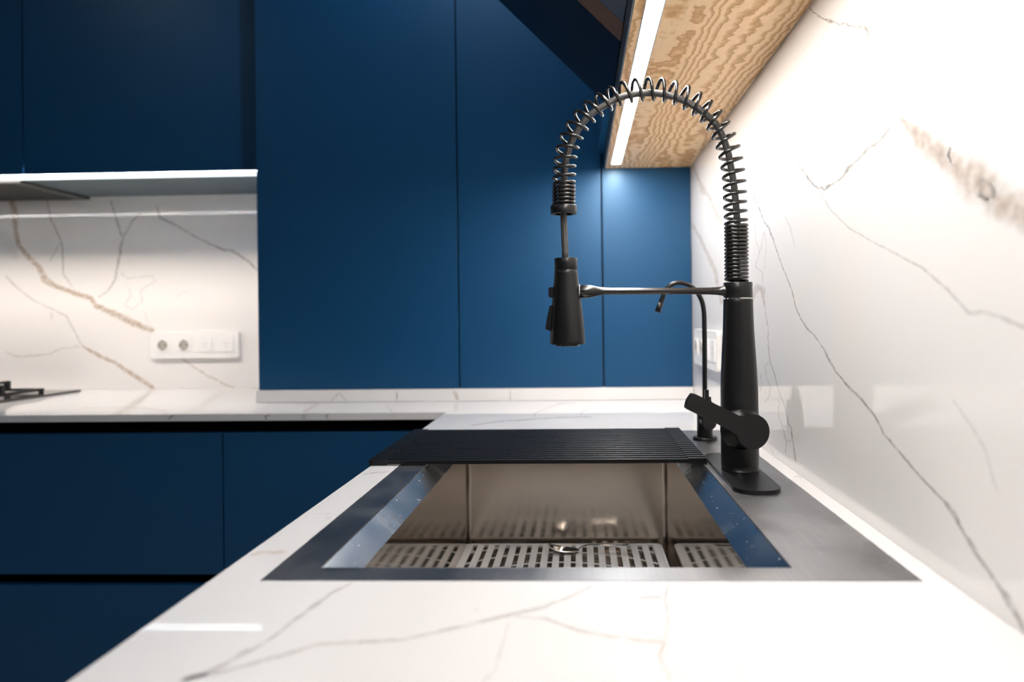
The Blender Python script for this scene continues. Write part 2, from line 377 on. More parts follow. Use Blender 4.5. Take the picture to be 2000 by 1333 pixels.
veins('marble_veins', wb, 'veins', 'y', YB, -0.0004, [
    (BROWN, .95, [(20,386,8),(28,412,8),(31,453,7),(38,480,6),(58,506,6),(76,523,6),(88,547,8),(105,557,8),(129,567,6),(178,583,7),(187,597,7),(231,617,9),(263,633,8),(303,648,6)]),
    (GREY, .7, [(91,388,3),(99,427,3),(120,471,2.5),(123,503,2.5),(123,535,2),(143,562,2)]), (GREY, .5, [(117,474,2),(96,515,2)]),
    (GREY, .75, [(216,390,3),(234,450,3.5),(240,465,3),(234,497,4),(225,547,3),(210,570,2),(190,582,2)]),
    (GREY, .6, [(240,465,3),(257,435,3),(276,414,2.5)]),
    (GREY, .8, [(305,400,2),(313,425,4),(351,444,3),(386,465,3),(433,487,3.5),(456,491,4),(483,509,3.5),(505,530,3)]),
    (GREY, .5, [(9,538,2.5),(35,564,2.5),(70,590,2),(105,605,2),(129,617,2),(143,643,2),(160,676,2)]),
    (BROWN, .9, [(159,675,3),(190,693,5),(228,711,5),(249,725,6),(278,743,6),(303,762,5)]),
    (BROWN, .5, [(11,687,2),(32,697,2.5),(93,693,2.5),(120,681,2),(158,677,2)]),
    (BROWN, .6, [(355,700,2.5),(389,725,3),(433,748,3),(461,760,2)]),
    (GREY, .3, [(234,532,2),(249,544,2),(272,542,2),(298,538,2),(304,550,2),(287,559,2),(275,567,2),(278,590,2),(257,605,2),(243,596,2),(257,576,2),(246,555,2)]),
    (GREY, .3, [(281,608,2),(290,632,2)]), (GREY, .2, [(345,582,2),(352,575,2),(370,568,2)]),
    (GREY, .18, [(0,450,14),(20,490,18),(35,510,8)]), (GREY, .25, [(101,607,4),(101,628,3)]),
])

# ------------------------------------------------------------------ worktop, plinth
TH = 0.0165
SX0, SX1, SY0, SY1 = -0.27213, 0.27897, 0.58026, 1.343     # sink cut-out
wt = thing('worktop', (0, 0.6, -TH), 'white veined marble worktop, L-shaped, around the steel sink', 'worktop')
b = B(); E1 = 0.0004
xs = [XL+.02, XC, SX0-E1, SX1+E1, XW-.0005]; ys = [-1.2, SY0-E1, SY1+E1, YE, YB-.0005]
cells = [(i, j) for i in range(4) for j in range(4) if not (i == 0 and j < 3) and not (i == 2 and j == 1)]
vv = {}
def gv(i, j, z):
    if (i, j, z) not in vv: vv[(i, j, z)] = b.bm.verts.new((xs[i], ys[j], z))
    return vv[(i, j, z)]
for i, j in cells:
    b.bm.faces.new((gv(i, j, 0), gv(i+1, j, 0), gv(i+1, j+1, 0), gv(i, j+1, 0)))
    b.bm.faces.new((gv(i, j, -TH), gv(i, j+1, -TH), gv(i+1, j+1, -TH), gv(i+1, j, -TH)))
    for (a, c, di, dj) in (((i, j), (i+1, j), 0, -1), ((i+1, j), (i+1, j+1), 1, 0), ((i+1, j+1), (i, j+1), 0, 1), ((i, j+1), (i, j), -1, 0)):
        if (i+di, j+dj) not in cells:
            b.bm.faces.new((gv(*a, 0), gv(*a, -TH), gv(*c, -TH), gv(*c, 0)))
b.build('slab', 'counter', wt)
veins('marble_veins', wt, 'counter_veins', 'z', 0.0, 0.0002, [
    (GREY, .6, [(689,1139,2),(650,1158,3),(611,1187,6),(578,1210,4),(520,1256,4),(474,1279,6),(435,1301,6),(351,1334,6)]),
    (GREY, .5, [(357,1328,3),(442,1311,4),(585,1272,6),(617,1260,4),(715,1255,5),(786,1251,4),(910,1223,5),(1001,1201,5),(1059,1188,5),(1118,1165,3),(1166,1140,2)]),
    (GREY, .5, [(1001,1204,3),(1066,1210,4),(1131,1233,5),(1189,1244,4),(1261,1253,4),(1298,1255,3),(1306,1210,3),(1299,1171,4),(1306,1140,2)]),
    (GREY, .55, [(1300,1254,3),(1287,1282,5),(1297,1302,4),(1313,1334,4)]),
    (GREY, .3, [(994,1217,3),(981,1262,4),(968,1308,4),(942,1334,4)]),
    (GREY, .5, [(1168,1141,2),(1248,1168,4),(1296,1168,3)]), (BROWN, .4, [(926,1190,3),(935,1195,3)]),
    (BEIGE, .85, [(486,1086,3),(510,1081,5),(535,1080,6),(562,1079,3)]),
    (GREY, .6, [(706,928,1),(725,925,1.6),(760,922,1)]), (BEIGE, .7, [(634,1013,2),(641,1012,4),(648,1011,2)]), (GREY, .3, [(610,1005,1),(650,1004,1)]),
    (GREY, .55, [(917,832,1.2),(953,827,1.8),(983,823,1.8),(1039,820,1.8),(1076,817,1.8),(1135,815,2),(1160,816,1)]),
    (GREY, .4, [(1042,819,1.5),(1043,809,2),(1061,801,1.2),(1091,790,1.5),(1125,787,1.5)]),
    (GREY, .4, [(1135,814,1.5),(1135,808,2),(1149,798,1.2)]),
    (BEIGE, .8, [(623,788,4),(608,797,5),(596,804,4),(592,808,4)]),
    (GREY, .6, [(753,792,1.5),(769,807,2)]), (BROWN, .3, [(160,797,1.5),(282,797,2),(322,803,2),(332,810,2)]), (GREY, .25, [(288,770,2),(267,790,2)]),
    (GREY, .5, [(1541,889+14,1.5),(1552,900+14,1.5)]), (GREY, .5, [(1548,934,2),(1560,930,2),(1566,938,2)]),
])
veins('edge_veins', wt, 'counter_veins', 'y', YE, -0.0002, [
    (DARK, .7, [(530,808.5,1.5),(518,815,3),(523,822,2)]), (BROWN, .8, [(594,809,3),(592,815,4),(596,821,3)]),
    (DARK, .7, [(644,809,1),(637,813,3),(642,820,1.5)]), (BROWN, .6, [(768,808,1.5),(772,816,2.5)]), (DARK, .7, [(340,811,2),(334,815,3),(328,823,2)]),
])
x0p = at(500, 775, 'y', YP).x
pl = thing('marble_plinth', (x0p, YP, 0), 'low white marble plinth under the tall blue cabinets', 'plinth')
B().box(x0p, XW-.001, YP, YB-.001, 0.0006, 0.0330, 0.0008).build('plinth_slab', 'marble', pl)
veins('marble_veins', pl, 'veins', 'y', YP, -0.0003, [
    (GREY, .6, [(645,786,1.5),(662,767,1.5),(679,785,1.5)]), (GREY, .8, [(775,763,1.8),(775,785,1.8)]),
    (BROWN, .65, [(885,761,6),(896,783,6)]), (GREY, .7, [(996,759,1.5),(997,785,1.5)]),
])

# ------------------------------------------------------------------ cabinets
GAP = 0.004
X1, X2, XT = -0.32137, 0.06378, -0.86651
for xa, xb, lab in ((XT, X1, 'widest tall blue cabinet, next to the marble backsplash with the hob'),
                    (X1, X2, 'tall blue cabinet between two thin seams, behind the spray head'),
                    (X2, XW-.001, 'narrow tall blue cabinet in the corner by the right wall')):
    t = thing('tall_cabinet', ((xa+xb)/2, YT+.2, 0.0331), lab, 'cabinet', 'tall blue cabinets')
    B().box(xa, xb, YT+.021, YB-.001, 0.0335, ZCE-.03).build('body', 'carcass' if xa > XT else 'blue', t)
    B().box(xa+(GAP/2 if xa > XT else 0), xb-(GAP/2 if xb < .2 else 0.0005), YT, YT+.02, 0.0335, ZCE-.05, 0.0008).build('door', 'blue', t)
XU = at(45.5, 320, 'y', YU).x
for xa, xb, lab in ((XU, XT-.002, 'dark blue upper cabinet beside the tall cabinets'), (-2.55, XU, 'dark blue upper cabinet above the hob, cut by the left edge of the view')):
    t = thing('upper_cabinet', ((xa+xb)/2, YU+.15, ZU), lab, 'cabinet', 'upper cabinets')
    B().box(xa, xb, YU+.021, YB-.001, ZU, ZCE-.03).build('body', 'under', t, 'grey-blue underside panel')
    B().box(xa+GAP/2, xb-GAP/2, YU, YU+.02, ZU+.002, ZCE-.05, 0.0008).build('door', 'blue', t)
t = thing('strip_light', (-1.7, YU+.01, ZU-.014), 'cool white light strip along the bottom of the blue upper cabinets', 'light')
B().box(-2.54, XT-.003, YU+.001, YU+.0135, ZU-.0112, ZU-.0005).build('diffuser', 'glow', t)
B().box(-2.54, XT-.003, YU+.0165, YU+.019, ZU-.0016, ZU-.0006).build('led_tape', 'led2', t)
B().box(-2.54, XT-.003, YU+.0235, YU+.0250, ZU-.0054, ZU-.0005).build('profile', 'profile', t)
XSEAM = at(436, 980, 'y', YE+.006).x
YD = YE+.006
for xa, xb, lab in ((XSEAM-.9, XSEAM, 'wide blue drawer unit under the hob side of the worktop'), (XSEAM, XC-.001, 'blue drawer unit in the corner beside the sink worktop')):
    t = thing('drawer_unit', ((xa+xb)/2, YD+.3, ZFL), lab, 'drawer unit', 'blue drawer units')
    B().box(xa, xb, YD+.045, YB-.002, ZFL+.1, -TH-.001).build('body', 'channel', t)
    for z0, z1 in ((-.384, -.0465), (-.775, -.4105)):
        B().box(xa+.0015, xb-.0015, YD, YD+.02, z0, z1, 0.0008).build('drawer_front', 'blue', t)
    B().box(xa, xb, YD+.05, YD+.06, ZFL, ZFL+.1).build('toe_kick', 'channel', t)
for k, (ya, yb) in enumerate(((-1.2, -.5), (-.5, .5), (.5, YE-.02))):
    t = thing('base_cabinet', (0, (ya+yb)/2, ZFL), ('blue base cabinet under the near end of the sink worktop', 'blue base cabinet under the worktop in front of the sink', 'blue sink base cabinet with two doors')[k], 'cabinet', 'base cabinets under the sink worktop')
    b = B()
    b.box(XC+.05, XC+.066, ya, yb, ZFL+.1, -TH-.001).box(XC+.066, XW-.002, ya, ya+.016, ZFL+.1, -TH-.001)
    b.box(XC+.066, XW-.002, ya+.016, yb, ZFL+.1, ZFL+.116); b.build('body', 'channel', t)
    ym = (ya+yb)/2
    for y0, y1 in ((ya, ym), (ym, yb)):
        B().box(XC+.006, XC+.026, y0+.0015, y1-.0015, ZFL+.12, -.0465, 0.0008).build('door', 'blue', t)

# ------------------------------------------------------------------ wall cabinet over the sink
ya, yb = -1.2, YT-.001
YF0 = 1.444; ZH = 0.652
t = thing('wall_cabinet', (0.18, 0.6, ZS), 'wall cabinet over the sink with plywood underside and raised dark glass flap', 'cabinet')
xl0 = at(1196, 317, 'z', ZS).x; xl1 = at(1212, 319, 'z', ZS).x; yl = at(1204, 320, 'z', ZS).y; YL0 = 0.25
b = B()
b.box(XS+.003, xl0-.002, ya, yb, ZS, ZS+.016).box(xl1+.002, XW-.001, ya, yb, ZS, ZS+.016)
b.box(xl0-.002, xl1+.002, yl+.002, yb, ZS, ZS+.016).box(xl0-.002, xl1+.002, ya, YL0-.001, ZS, ZS+.016)
b.build('plywood_panel', 'ply', t, 'pale plywood underside with bold grain')
B().box(XS, XS+.0028, ya, yb, ZS, ZH, 0.0004).build('edge_profile', 'alu', t, 'dark grey edge profile')
b = B(); zt = 1.30
b.box(XS+.003, XW-.001, ya, yb, ZS+.017, ZH-.002).box(XW-.02, XW-.001, ya, yb, ZH, zt).box(XS+.003, XW-.02, ya, yb, zt, zt+.018)
b.box(XS+.003, XW-.02, YF0-.009, YF0+.009, ZH, zt).box(XS+.003, XW-.02, ya, ya+.016, ZH, zt)
b.build('body', 'carcass', t)
B().box(XS-.016, XS+.002, YF0+.002, yb-.002, ZH+.001, zt+.016, .0008).build('door', 'blue', t)
s2 = math.sqrt(.5); fl = .46
def flap(y0, y1, name, mat, par, th=.018):
    # local x runs up the slope, y along the wall, z outward (down and towards the room)
    m = frame((XS-.002, 0, ZH+.001), (-s2, 0, s2), (0, 1, 0), (-s2, 0, -s2))
    tb = bmesh.new(); bmesh.ops.create_cube(tb, size=1)
    for v in tb.verts: v.co = Vector(((v.co.x+.5)*fl, y0+(v.co.y+.5)*(y1-y0), -th*.5+v.co.z*th))
    return B().add(tb, m).build(name, mat, par)
fr = flap(1.098, YF0, 'flap_door', 'smoke', t)
flap(1.03, 1.097, 'wood_rail', 'wood', fr)
flap(ya+.02, 1.029, 'glass_pane', 'grey', fr)
t = thing('strip_light', ((xl0+xl1)/2, .6, ZS), 'bright white light strip set in the plywood over the sink', 'light')
B().box(xl0, xl1, YL0, yl, ZS-.0006, ZS+.004, .0003).build('diffuser', 'led', t)
b = B(); b.box(xl0-.0018, xl0-.0003, YL0, yl+.0015, ZS-.0008, ZS+.008).box(xl1+.0003, xl1+.0018, YL0, yl+.0015, ZS-.0008, ZS+.008)
b.build('profile', 'profile', t)

# ------------------------------------------------------------------ ceiling downlights
for x, y, k, lab in ((-.32, 1.45, 8, 'round ceiling downlight in front of the tall cabinets'), (-1.7, 1.0, 3, 'unseen round ceiling downlight added to light the hob and its backsplash'),  # the one by the hob is unseen, added to light the backsplash
                     (-.9, -1.2, 18, 'unseen round fill downlight added behind the sink corner'), (-2.4, -1.6, 18, 'unseen round fill downlight added far from the sink')):  # this rear pair is unseen fill, added to lift the dark drawer fronts
    t = thing('ceiling_downlight', (x, y, ZCE), lab, 'light', 'ceiling downlights')
    m = Matrix.Translation((x, y, ZCE-.012))
    B().lathe([(.036, .0), (.045, .0), (.045, .0), (.045, .012), (.036, .012)], m, 32, (False, False)).build('ring', 'white', t)
    B().lathe([(.035, .008), (.035, .011)], m, 32).build('lens', 'lens', t)
    ld = bpy.data.lights.new('lamp', 'SPOT'); lo = bpy.data.objects.new('lamp', ld); C.objects.link(lo); lo.parent = t
    lo.location = (0, 0, -.02); ld.energy = DOWN*k; ld.spot_size = math.radians(150); ld.spot_blend = .8; ld.shadow_soft_size = .035; ld.color = (.82, .91, 1)

# ------------------------------------------------------------------ sink
sk = thing('sink', (0, .96, 0), 'brushed stainless steel sink with a wide flat rim and deep bowl', 'sink')
ix0, ix1, iy0, iy1 = -.2325, .1822, at(1000, 1110, 'z', 0).y, 1.312      # bowl opening
bw, bd = .0222, .0200                                                     # bevel
zf = -.205
def loop(b, x0, x1, y0, y1, z): return [b.bm.verts.new(p) for p in ((x0, y0, z), (x1, y0, z), (x1, y1, z), (x0, y1, z))]
def ring(b, A, Bq):
    for i in range(4): b.bm.faces.new((A[i], A[(i+1) % 4], Bq[(i+1) % 4], Bq[i]))
b = B(); A = loop(b, SX0, SX1, SY0, SY1, -.006); a1 = loop(b, SX0, SX1, SY0, SY1, .0003); a2 = loop(b, ix0, ix1, iy0, iy1, .0003); a3 = loop(b, ix0, ix1, iy0, iy1, -.0016)
ring(b, A, a1); ring(b, a1, a2); ring(b, a2, a3); b.build('rim', 'rim', sk)
b = B(); e = .0012
L0 = loop(b, ix0, ix1, iy0, iy1, -.0016); L1 = loop(b, ix0+bw, ix1-bw-.004, iy0+bw*.4, iy1-bw, -bd); ring(b, L0, L1); b.build('bevel', 'bevel', sk)
b = B(); L1 = loop(b, ix0+bw, ix1-bw-.004, iy0+bw*.4, iy1-bw, -bd); L2 = loop(b, ix0+bw, ix1-bw-.004, iy0+bw*.4, iy1-bw, zf); ring(b, L1, L2)
b.bm.faces.new(L2)
vert = [ed for ed in b.bm.edges if abs(ed.verts[0].co.z-ed.verts[1].co.z) > .1]
bmesh.ops.bevel(b.bm, geom=vert, offset=.006, segments=4, affect='EDGES', profile=.5)
o = b.build('bowl', 'bowl', sk); o.data.materials.append(M['side'])
for p in o.data.polygons:
    if abs(p.normal.x) > .95: p.material_index = 1
bx0, bx1, by1 = ix0+bw, ix1-bw-.004, iy1-bw
B().lathe([(.0, .0), (.045, .0), (.056, .002), (.057, .0005)], Matrix.Translation(((bx0+bx1)/2, .98, zf+.0005)), 40, (False, False)).build('drain', 'chrome', sk)

# bottom grid
zg = -.1945
gx0, gx1, gy1 = at(911, 1060, 'z', zg).x, at(1291, 1064, 'z', zg).x, at(1100, 1062.3, 'z', zg).y
gr = thing('sink_grid', ((gx0+gx1)/2, .97, zf), 'light grey slotted grid lying in the bottom of the sink', 'sink grid')
ns = 18; pit = (gx1-gx0)/ns; gy0 = iy0+.03
sl = None
for i in range(ns):
    xc = gx0+(i+.5)*pit
    if sl is None:
        sl = B().box(xc-.0058, xc+.0058, gy0+.012, gy1-.009, zg-.003, zg, .0006).build('slat', 'grid', gr)
    else:
        c = sl.copy(); C.objects.link(c); c.parent = gr; c.location = (pit*i, 0, 0)
for yy in (1.145, 1.03, .915, .80):
    B().box(gx0+.0045, gx1-.0045, yy-.007, yy+.007, zg-.0034, zg-.0002).build('cross_bar', 'grid', gr)
b = B(); out = rrect(gx0-.001, gx1+.001, gy0, gy1, .012); inn = rrect(gx0+.004, gx1-.004, gy0+.0119, gy1-.0089, .004)
for z, q in ((zg, 1), (zg-.004, -1)):
    o_ = [b.bm.verts.new((x, y, z)) for x, y in out]; i_ = [b.bm.verts.new((x, y, z)) for x, y in inn]; n = len(out)
    for k in range(n): b.bm.faces.new((o_[k], o_[(k+1) % n], i_[(k+1) % n], i_[k]))
    if q == 1: o1, i1 = o_, i_
for k in range(n):
    b.bm.faces.new((o1[k], o1[(k+1) % n], o_[(k+1) % n], o_[k])); b.bm.faces.new((i1[k], i1[(k+1) % n], i_[(k+1) % n], i_[k]))
b.build('frame', 'grid', gr)
for j, rr in enumerate((.16, .21, .26, .305)):
    pts = [((gx0+gx1)/2+rr*math.cos(a), .98+rr*math.sin(a), zg-.0045) for a in [math.radians(20+140*k/24) for k in range(25)]]
    pts = [p for p in pts if gx0+.003 < p[0] < gx1-.003 and p[1] < gy1-.004]
    B().tube(pts, .0016, 6).build('rib', 'grid', gr)
for x, y in ((gx0+.012, gy1-.012), (gx1-.012, gy1-.012), (gx0+.012, gy0+.012), (gx1-.012, gy0+.012)):
    B().lathe([(.005, 0), (.004, zg-.004-zf-.0002)], Matrix.Translation((x, y, zf+.0002)), 12).build('foot', 'grid', gr)

# teaspoon on the grid
yk = at(1110, 1081, 'z', zg).y
def sp(px, py, dy=0): return at(px, py, 'y', yk+dy)
ts = thing('teaspoon', (sp(1150, 1081).x, yk, zg), 'small steel spoon lying on the grid in the sink', 'spoon')
b = B(); tip, heel = sp(1072, 1063.5), sp(1131, 1074); low = sp(1106, 1080.5).z + .0006
n = 16; rings = []
for i in range(n+1):
    u = i/n; x = tip.x + (heel.x-tip.x)*u
    hw = .0165*math.sin(math.pi*min(1, u*.93+.02))**.55*(1-.28*u) if u < .97 else .003
    zr = tip.z*(1-u)+heel.z*u; zr = zr - (zr-low)*math.sin(math.pi*u)*.35
    row = []
    for j in range(9):
        v = -1+j/4; zz = zr - (zr-low)*(1-v*v)*math.sin(math.pi*min(1, max(0, u)))**.6*.95
        row.append(b.bm.verts.new((x, yk+v*hw, zz)))
    rings.append(row)
for i in range(n):
    for j in range(8):
        f = b.bm.faces.new((rings[i][j], rings[i+1][j], rings[i+1][j+1], rings[i][j+1])); f.smooth = True
o = b.build('spoon_bowl', 'chrome', ts); md = o.modifiers.new('thickness', 'SOLIDIFY'); md.thickness = .0011; md.offset = 1
hp = catmull([sp(1128, 1075), sp(1134, 1070), sp(1145, 1065.5), sp(1165, 1064.5, -.002), sp(1195, 1066, -.004), sp(1215, 1066, -.006), sp(1228, 1064.8, -.007)], 6)
b = B(); rows = []
for i, p in enumerate(hp):
    u = i/(len(hp)-1); hw = .0022+.004*u**2; row = []
    for a in range(10):
        an = 2*math.pi*a/10; row.append(b.bm.verts.new(p+Vector((0, hw*math.cos(an), .0011*math.sin(an)))))
    rows.append(row)
for r0, r1 in zip(rows, rows[1:]):
    for a in range(10): b.bm.faces.new((r0[a], r0[(a+1) % 10], r1[(a+1) % 10], r1[a])).smooth = True
b.bm.faces.new(rows[0]); b.bm.faces.new(rows[-1]); b.build('handle', 'chrome', ts)

# ------------------------------------------------------------------ roll-up drying rack
h_ = .0066; cap_e = .0011
yr0 = at(1000, 907.5, 'z', .0012).y; NB = 18
yr1 = at(1000, 838.5, 'z', .0078).y - .003
xr0, xr1 = at(720.5, 906, 'y', yr0).x, at(1381, 904, 'y', yr0).x
rk = thing('drying_rack', ((xr0+xr1)/2, (yr0+yr1)/2, 0), 'black roll-up drying rack of thin bars laid across the sink', 'drying rack')
pr = (yr1-yr0-.0075)/(NB-1); zb = .0015
bar = B().box(xr0+.004, xr1-.004, yr0, yr0+.0075, zb, zb+h_, .0012, 2).build('bar', 'blackrub', rk)
caps = []
for xa, xb in ((xr0, xr0+.0275), (xr1-.0275, xr1)):
    caps.append(B().box(xa, xb, yr0-.0011, yr0+.0086, zb-.0011, zb+h_+.0011, .0010, 2).build('end_cap', 'blackrub', rk))
for i in range(1, NB):
    for src in (bar, *caps):
        c = src.copy(); C.objects.link(c); c.parent = rk; c.location = (0, pr*i, 0)

# ------------------------------------------------------------------ spring faucet
PTH = .0052
yfr = at(1446, 924, 'z', PTH+.001).y; PX = yfr/F; RB = 35.7*PX
YFC = yfr+RB; PX = YFC/F
XF = at(1445.5, 918, 'y', YFC).x
def fp(px, py): return at(px, py, 'y', YFC)
fa = thing('spring_faucet', (XF, YFC, 0), 'tall matt black kitchen faucet with spring hose, beside the sink', 'faucet')
ypl0 = at(1490, 967, 'z', .0005).y
xpl0, xpl1 = at(1385, 907, 'z', .0005).x, at(1529.5, 962, 'z', .0005).x
B().prism(rrect(xpl0, xpl1, ypl0, 2*YFC-ypl0, .0255, 10), Matrix.Translation((0, 0, .0004)), PTH-.0004, .0010).build('deck_plate', 'black', fa)
zt_ = fp(1440, 584.5).z; zc0 = fp(1440, 582).z; zc1 = fp(1440, 552).z
def zpx(y): return fp(1443, y).z
prof = [(RB+.0006, PTH+.0002), (RB+.0006, PTH+.0016), (RB-.0002, PTH+.002)]
prof += [(w/2*PX, zpx(y)) for y, w in ((905, 71.6), (860, 71.6), (800, 71.4), (755, 70.6), (725, 68), (700, 65.4), (670, 62), (646, 59.2), (620, 57.4), (592, 56.2))]
prof += [(56*PX/2, zt_-.0006), (55*PX/2, zt_)]
lean = fp(1440.5, 584.5).x - XF
def col(b, prof, xo=0): return b.lathe(prof, frame((XF+xo, YFC, 0), (1, 0, 0), (0, 1, 0), (0, 0, 1)), 56)
col(B(), prof).build('body', 'black', fa)
col(B(), [(24*PX, zt_), (24*PX, zc0)]).build('groove_ring', 'chrome', fa)
col(B(), [(27*PX, zc0), (27.5*PX, zc0+.0005), (27.5*PX, zc1-.0006), (26.8*PX, zc1)]).build('collar', 'black', fa)
# lever handle
A15 = math.radians(14); nrm = Vector((math.sin(A15), -math.cos(A15), 0)); hu = Vector((math.cos(A15), math.sin(A15), 0)); hv = Vector((0, 0, 1))
hc = at(1476, 846, 'y', YFC-.053); PH = hc.y/F
ax0 = hc - nrm*.054
mt = frame(ax0, hu, nrm.cross(hu), nrm)
B().lathe([(.0305, .012), (.029, .0225), (.0265, .0275), (.0235, .0315), (.0222, .036), (.0222, .0385)], mt, 48, (False, True)).build('valve_housing', 'black', fa)
r = 34*PH; hw = 16.3*PH; Ln = 149*PH; ang = math.radians(180-26.6)
outl = []
a0 = math.asin(hw/r)
def lc(x, y): return (x*math.cos(ang)-y*math.sin(ang), x*math.sin(ang)+y*math.cos(ang))
rc = 7*PH
for x, y in ((Ln-rc*1.0, hw), (Ln-rc*.3, hw-rc*.12), (Ln-rc*.02, hw-rc*.75), (Ln+rc*.1, hw*.2), (Ln+rc*.1, -hw*.2), (Ln-rc*.02, -hw+rc*.75), (Ln-rc*.3, -hw+rc*.12), (Ln-rc, -hw)): outl.append((x, y))
outl += [(r*1.35, -hw), (r*1.1, -hw*1.03), (r*.9, -hw*1.12)]
a1 = math.atan2(-hw*1.3, math.sqrt(r*r-(hw*1.3)**2))
for i in range(41):
    a = a1 - (2*math.pi-2*abs(a1))*i/40; outl.append((r*math.cos(a), r*math.sin(a)))
outl += [(r*.9, hw*1.12), (r*1.1, hw*1.03), (r*1.35, hw)]
outl = [lc(x, y) for x, y in outl]; outl.reverse()
B().prism(outl, frame(ax0+nrm*.0390, hu, hv, nrm), .0095, .0009).build('lever_handle', 'black', fa)
B().lathe([(r*.97, 0), (r*.97, .006)], frame(ax0+nrm*.0335, hu, hv, nrm), 48).build('handle_collar', 'black', fa)
# hose and spring paths
hosepx = [(1439,548),(1439,500),(1440,440),(1439,422),(1436,385),(1432.5,355),(1426,318),(1419,287.5),(1401,247),(1374,220),(1342.5,199.8),(1308.8,187.4),(1275,181.8),(1241,184),(1207.5,192),(1185,204),(1158,220),(1140,238),(1126.5,258),(1115,278.5),(1107,305.5),(1103,332.5),(1101,366),(1100.5,411),(1101.5,440),(1104.5,506)]
B().tube(catmull([fp(*p) for p in hosepx], 8), 6.6*PX, 16, (0, 1, 0)).build('hose', 'braid', fa)
sprpx = [(1438.7,549),(1438.5,500),(1438,440),(1436,400),(1434.5,355),(1428,310),(1418,275),(1398,237),(1372,210.5),(1341,190.5),(1308,178.5),(1275,174),(1240,176.5),(1206,185.5),(1180,198),(1155,215.5),(1136,235),(1121.5,256),(1110.5,280),(1104.5,306),(1102,335),(1101.5,366),(1101,403)]
path = catmull([fp(*p) for p in sprpx], 30)
Ls = [0]
for a, c in zip(path, path[1:]): Ls.append(Ls[-1]+(c-a).length/PX)
Lt = Ls[-1]
def pitch(s):
    K = [(0, 7.15), (108, 7.15), (118, 17), (160, 19), (230, 22), (330, 23.5), (Lt-250, 24), (Lt-130, 23.5), (Lt-85, 19), (Lt-50, 14.5), (Lt-42, 7.5), (Lt, 7.5)]
    for (s0, p0), (s1, p1) in zip(K, K[1:]):
        if s <= s1: return p0+(p1-p0)*(s-s0)/(s1-s0)
    return K[-1][1]
rw = 3.3*PX; rc_ = 23.3*PX-rw
pts = []; th = 0.0; s = 0.0; k = 0
while s < Lt:
    while Ls[k+1] < s: k += 1
    u = (s-Ls[k])/(Ls[k+1]-Ls[k]); p = path[k].lerp(path[k+1], u)
    tg = (path[min(k+2, len(path)-1)]-path[max(k-1, 0)]).normalized()
    yv = Vector((0, 1, 0)); xv = yv.cross(tg).normalized()
    pts.append(p + (xv*math.cos(th)+yv*math.sin(th))*rc_)
    dth = 2*math.pi/26; th += dth; s += dth/(2*math.pi)*pitch(s)
B().tube(pts, rw, 10, (0, 0, 1)).build('spring', 'coil', fa)
q0, q1 = fp(1101, 418.5), fp(1100.8, 402); ax = (q1-q0)
B().lathe([(18*PX, 0), (25.2*PX, 0), (25.6*PX, .0006), (25.6*PX, ax.length-.0006), (24.8*PX, ax.length), (12*PX, ax.length)], frame(q0, (1, 0, 0), (0, 1, 0), ax.normalized()), 48, (False, False)).build('end_collar', 'black', fa)
# spray head
q0, q1 = fp(1108.6, 672.5), fp(1105, 504.5); ax = q1-q0; La = ax.length; az = ax.normalized(); axx = Vector((0, 1, 0)).cross(az)
mh = frame(q0, axx, (0, 1, 0), az); k_ = La/168
sh = B().lathe([(33.6*PX, 0), (34.4*PX, 1*k_), (34.2*PX, 8*k_), (33.3*PX, 30*k_), (31.4*PX, 55*k_), (28.8*PX, 80*k_), (26.2*PX, 104*k_), (24.2*PX, 122*k_), (22.9*PX, 138*k_), (22.5*PX, 144*k_), (21.6*PX, 144.6*k_)], mh, 56).build('spray_head', 'black', fa)
B().lathe([(21.2*PX, 144.6*k_), (21.2*PX, 145.4*k_)], mh, 48).build('head_groove', 'coil', sh)
B().lathe([(21.8*PX, 145.4*k_), (22.4*PX, 146.2*k_), (22.4*PX, 166.5*k_), (21.4*PX, 168*k_)], mh, 48).build('head_cap', 'black', sh)
B().lathe([(23*PX, -4.2*k_), (24*PX, -3*k_), (24*PX, .2)] if False else [(22.5*PX, -3.6*k_), (24*PX, -2.6*k_), (24*PX, 1*k_)], mh, 40, (True, False)).build('spray_plate', 'coil', sh)
for i in range(18):
    a = 2*math.pi*i/18; c = mh @ Vector((18.5*PX*math.cos(a), 18.5*PX*math.sin(a), -4.4*k_))
    B().lathe([(1.1*PX, 0), (1.5*PX, 1.2*k_)], frame(c, axx, (0, 1, 0), az), 8).build('nozzle', 'white', sh)
mb = frame(fp(1077.5, 571.5), axx, (0, 1, 0), az)
tb = bmesh.new(); bmesh.ops.create_cube(tb, size=1)
for v in tb.verts: v.co = Vector((v.co.x*12*PX, v.co.y*17*PX, v.co.z*20*PX))
bmesh.ops.bevel(tb, geom=list(tb.edges), offset=1.6*PX, segments=2, affect='EDGES'); B().add(tb, mb).build('button', 'black', sh)
ol = [fp(1080, 596), fp(1073.5, 598), fp(1069.5, 620.5), fp(1068.5, 621.5), fp(1065.2, 643), fp(1074.5, 647), fp(1084, 640), fp(1084, 604)]
B().prism([((p-q0).dot(axx), (p-q0).dot(az)) for p in ol], frame(q0+Vector((0, 9*PX, 0)), axx, az, (0, -1, 0)), 18*PX, .0006).build('rocker_switch', 'black', sh)
